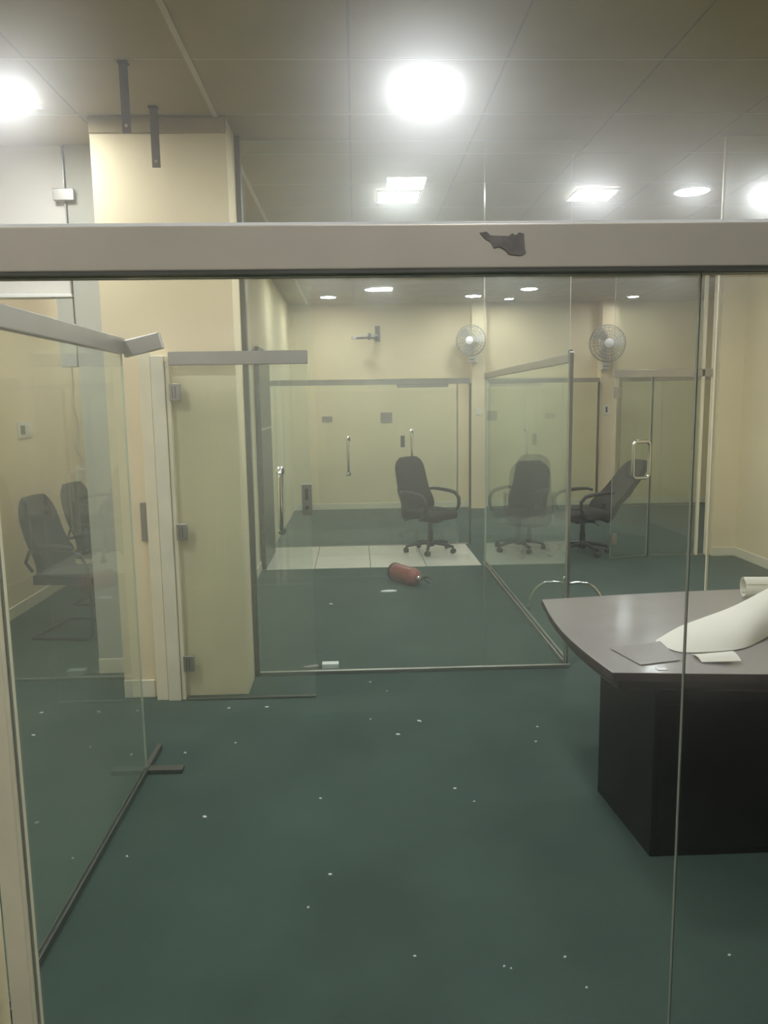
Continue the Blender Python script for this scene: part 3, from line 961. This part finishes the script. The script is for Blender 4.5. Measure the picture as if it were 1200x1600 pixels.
switch('small switch plate with dark rocker on the left room wall', XL, 6.90, 1.56, 'x', 0.30, 0.14)
switch('small wall switch on the right fan pier', 4.09, 12.50, 1.585, 'y', 0.10, 0.16, True, 1)
switch('small wall switch on the left fan pier', 2.00, 12.50, 1.585, 'y', 0.09, 0.10, False, 1)
o = G().box(0.41, 0.60, 12.688, 12.6995, 1.43, 1.59).obj('wall_notice', 'film', None, bevel=0.002)
tag(o, 'small grey notice card on the back wall above the office chair', 'notice')
o = G().box(-0.55, -0.38, 12.688, 12.6995, 1.45, 1.54).obj('wall_notice', 'film', None, bevel=0.002)
tag(o, 'small grey card low on the back wall left of the pull handle', 'notice')

t = thing('hanging_cable', 'thin cable with plug hanging down the left room wall', 'cable', (XL, 8.10, 0))
pts = [(0.02, 0.0, 2.30), (0.02, 0.01, 2.0), (0.025, -0.03, 1.75), (0.02, 0.05, 1.60), (0.03, 0.02, 1.45), (0.02, -0.04, 1.32), (0.03, 0.06, 1.20), (0.03, 0.03, 1.10)]
sm = []
for i in range(len(pts) - 1):
    for k in range(4):
        s = k / 4
        s2 = s * s * (3 - 2 * s)
        sm.append(tuple(a + (b - a) * (s if n == 2 else s2) for n, (a, b) in enumerate(zip(pts[i], pts[i + 1]))))
sm.append(pts[-1])
G().tube(sm, 0.008, 6).obj('cord', 'wire', t, smooth=True)
G().box(0.0, 0.05, -0.02, 0.10, 1.0, 1.11).obj('plug', 'switch', t, bevel=0.006)
rbox(0.0, 0.012, -0.06, 0.14, 0.96, 1.14, 'socket_plate', 'switch', t, 0.003)

# ------------------------------------------------------------------ papers and flecks on the carpet
def scrap(name, x, y, wdt, dpt, rz, label, cat, group=None, thick=0.003, mat='paper_white', curl=0.0):
    n = random.Random(int(x * 1000) + int(y * 77))
    pl = []
    for k in range(7):
        a = 2 * pi * k / 7
        rr = n.uniform(0.8, 1.1)
        pl.append((wdt / 2 * rr * cos(a), dpt / 2 * rr * sin(a)))
    g = G()
    g.prism(pl, 0.0, thick)
    o = g.obj(name, mat, None)
    o.location = (x, y, 0.0005)
    o.rotation_euler = (0, 0, rz)
    return tag(o, label, cat, group)


scrap('paper_scrap', 0.28, 7.01, 0.17, 0.07, 0.1, 'torn white paper scrap in front of the fire extinguisher', 'paper', thick=0.008)
o = G().box(-0.055, 0.055, -0.03, 0.03, 0, 0.035).obj('paper_packet', 'paper_white', None, bevel=0.004)
o.location = (-0.20, 4.95, 0.0005)
tag(o, 'small white packet on the floor just behind the tall glass', 'paper')
scrap('paper_scrap', -0.33, 4.96, 0.12, 0.05, 0.3, 'crumpled grey scrap beside the white packet behind the glass', 'paper', mat='film', thick=0.012)
for x, y, s, lb in (
        (0.319, 4.04, .034, 'brightest paper fleck on mid carpet, right of the corridor centre'),
        (0.193, 3.874, .030, 'flat grey-white paper sliver just nearer than the brightest fleck'),
        (-0.68, 3.105, .026, 'white paper fleck right of the left screen floor plate, towards camera'),
        (-0.129, 2.666, .020, 'lone white paper fleck in the centre of the near carpet'),
        (0.06, 4.66, .022, 'paper fleck at the foot of the tall glass, mid carpet'),
        (-0.90, 3.73, .02, 'paper fleck just behind the left screen floor plate'),
        (-0.66, 3.83, .015, 'tiny paper fleck between floor plate and column'),
        (0.05, 4.08, .014, 'tiny paper fleck left of the brightest fleck'),
        (0.42, 3.28, .020, 'paper fleck on near carpet, level with the table pedestal'),
        (0.155, 2.22, .013, 'lone tiny paper fleck at the bottom centre of the carpet'),
        (0.43, 2.16, .011, 'left one of a tight pair of tiny paper flecks'),
        (0.45, 2.15, .009, 'right one of a tight pair of tiny paper flecks'),
        (0.63, 2.19, .012, 'tiny paper fleck right of the tight pair, slightly farther'),
        (0.66, 2.06, .010, 'nearest tiny paper fleck at bottom right of the carpet'),
        (-0.19, 3.23, .016, 'small dull paper fleck left of carpet centre'),
        (0.95, 3.92, .016, 'farther paper fleck left of the table pedestal'),
        (0.90, 3.74, .018, 'nearer paper fleck left of the table pedestal'),
        (-0.93, 2.83, .014, 'paper fleck beside the left screen floor channel'),
        (0.49, 3.16, .012, 'tiny paper fleck just nearer than the one level with the pedestal'),
        (1.15, 2.17, .012, 'paper fleck in front of the dark table pedestal'),
        (-1.77, 4.00, .03, 'nearer paper fleck seen through the left glass screen'),
        (-1.85, 4.31, .03, 'farther paper fleck seen through the left glass screen'),
        (-0.20, 2.48, .012, 'tiny paper fleck just nearer than the lone central fleck'),
        (0.16, 4.5, .014, 'tiny paper fleck near the foot of the tall glass'),
        (-0.55, 4.30, .03, 'paper fleck on carpet in front of the open glass door'),
        (-0.77, 4.30, .02, 'small paper fleck at the base of the cream column'),
        (-0.25, 6.6, .05, 'pale fleck on the corridor carpet behind the tall glass')):
    scrap('paper_fleck', x, y, s * 0.8, s * 0.45, random.uniform(-0.6, 0.6), lb, 'paper fleck', 'paper flecks on the carpet', 0.004)
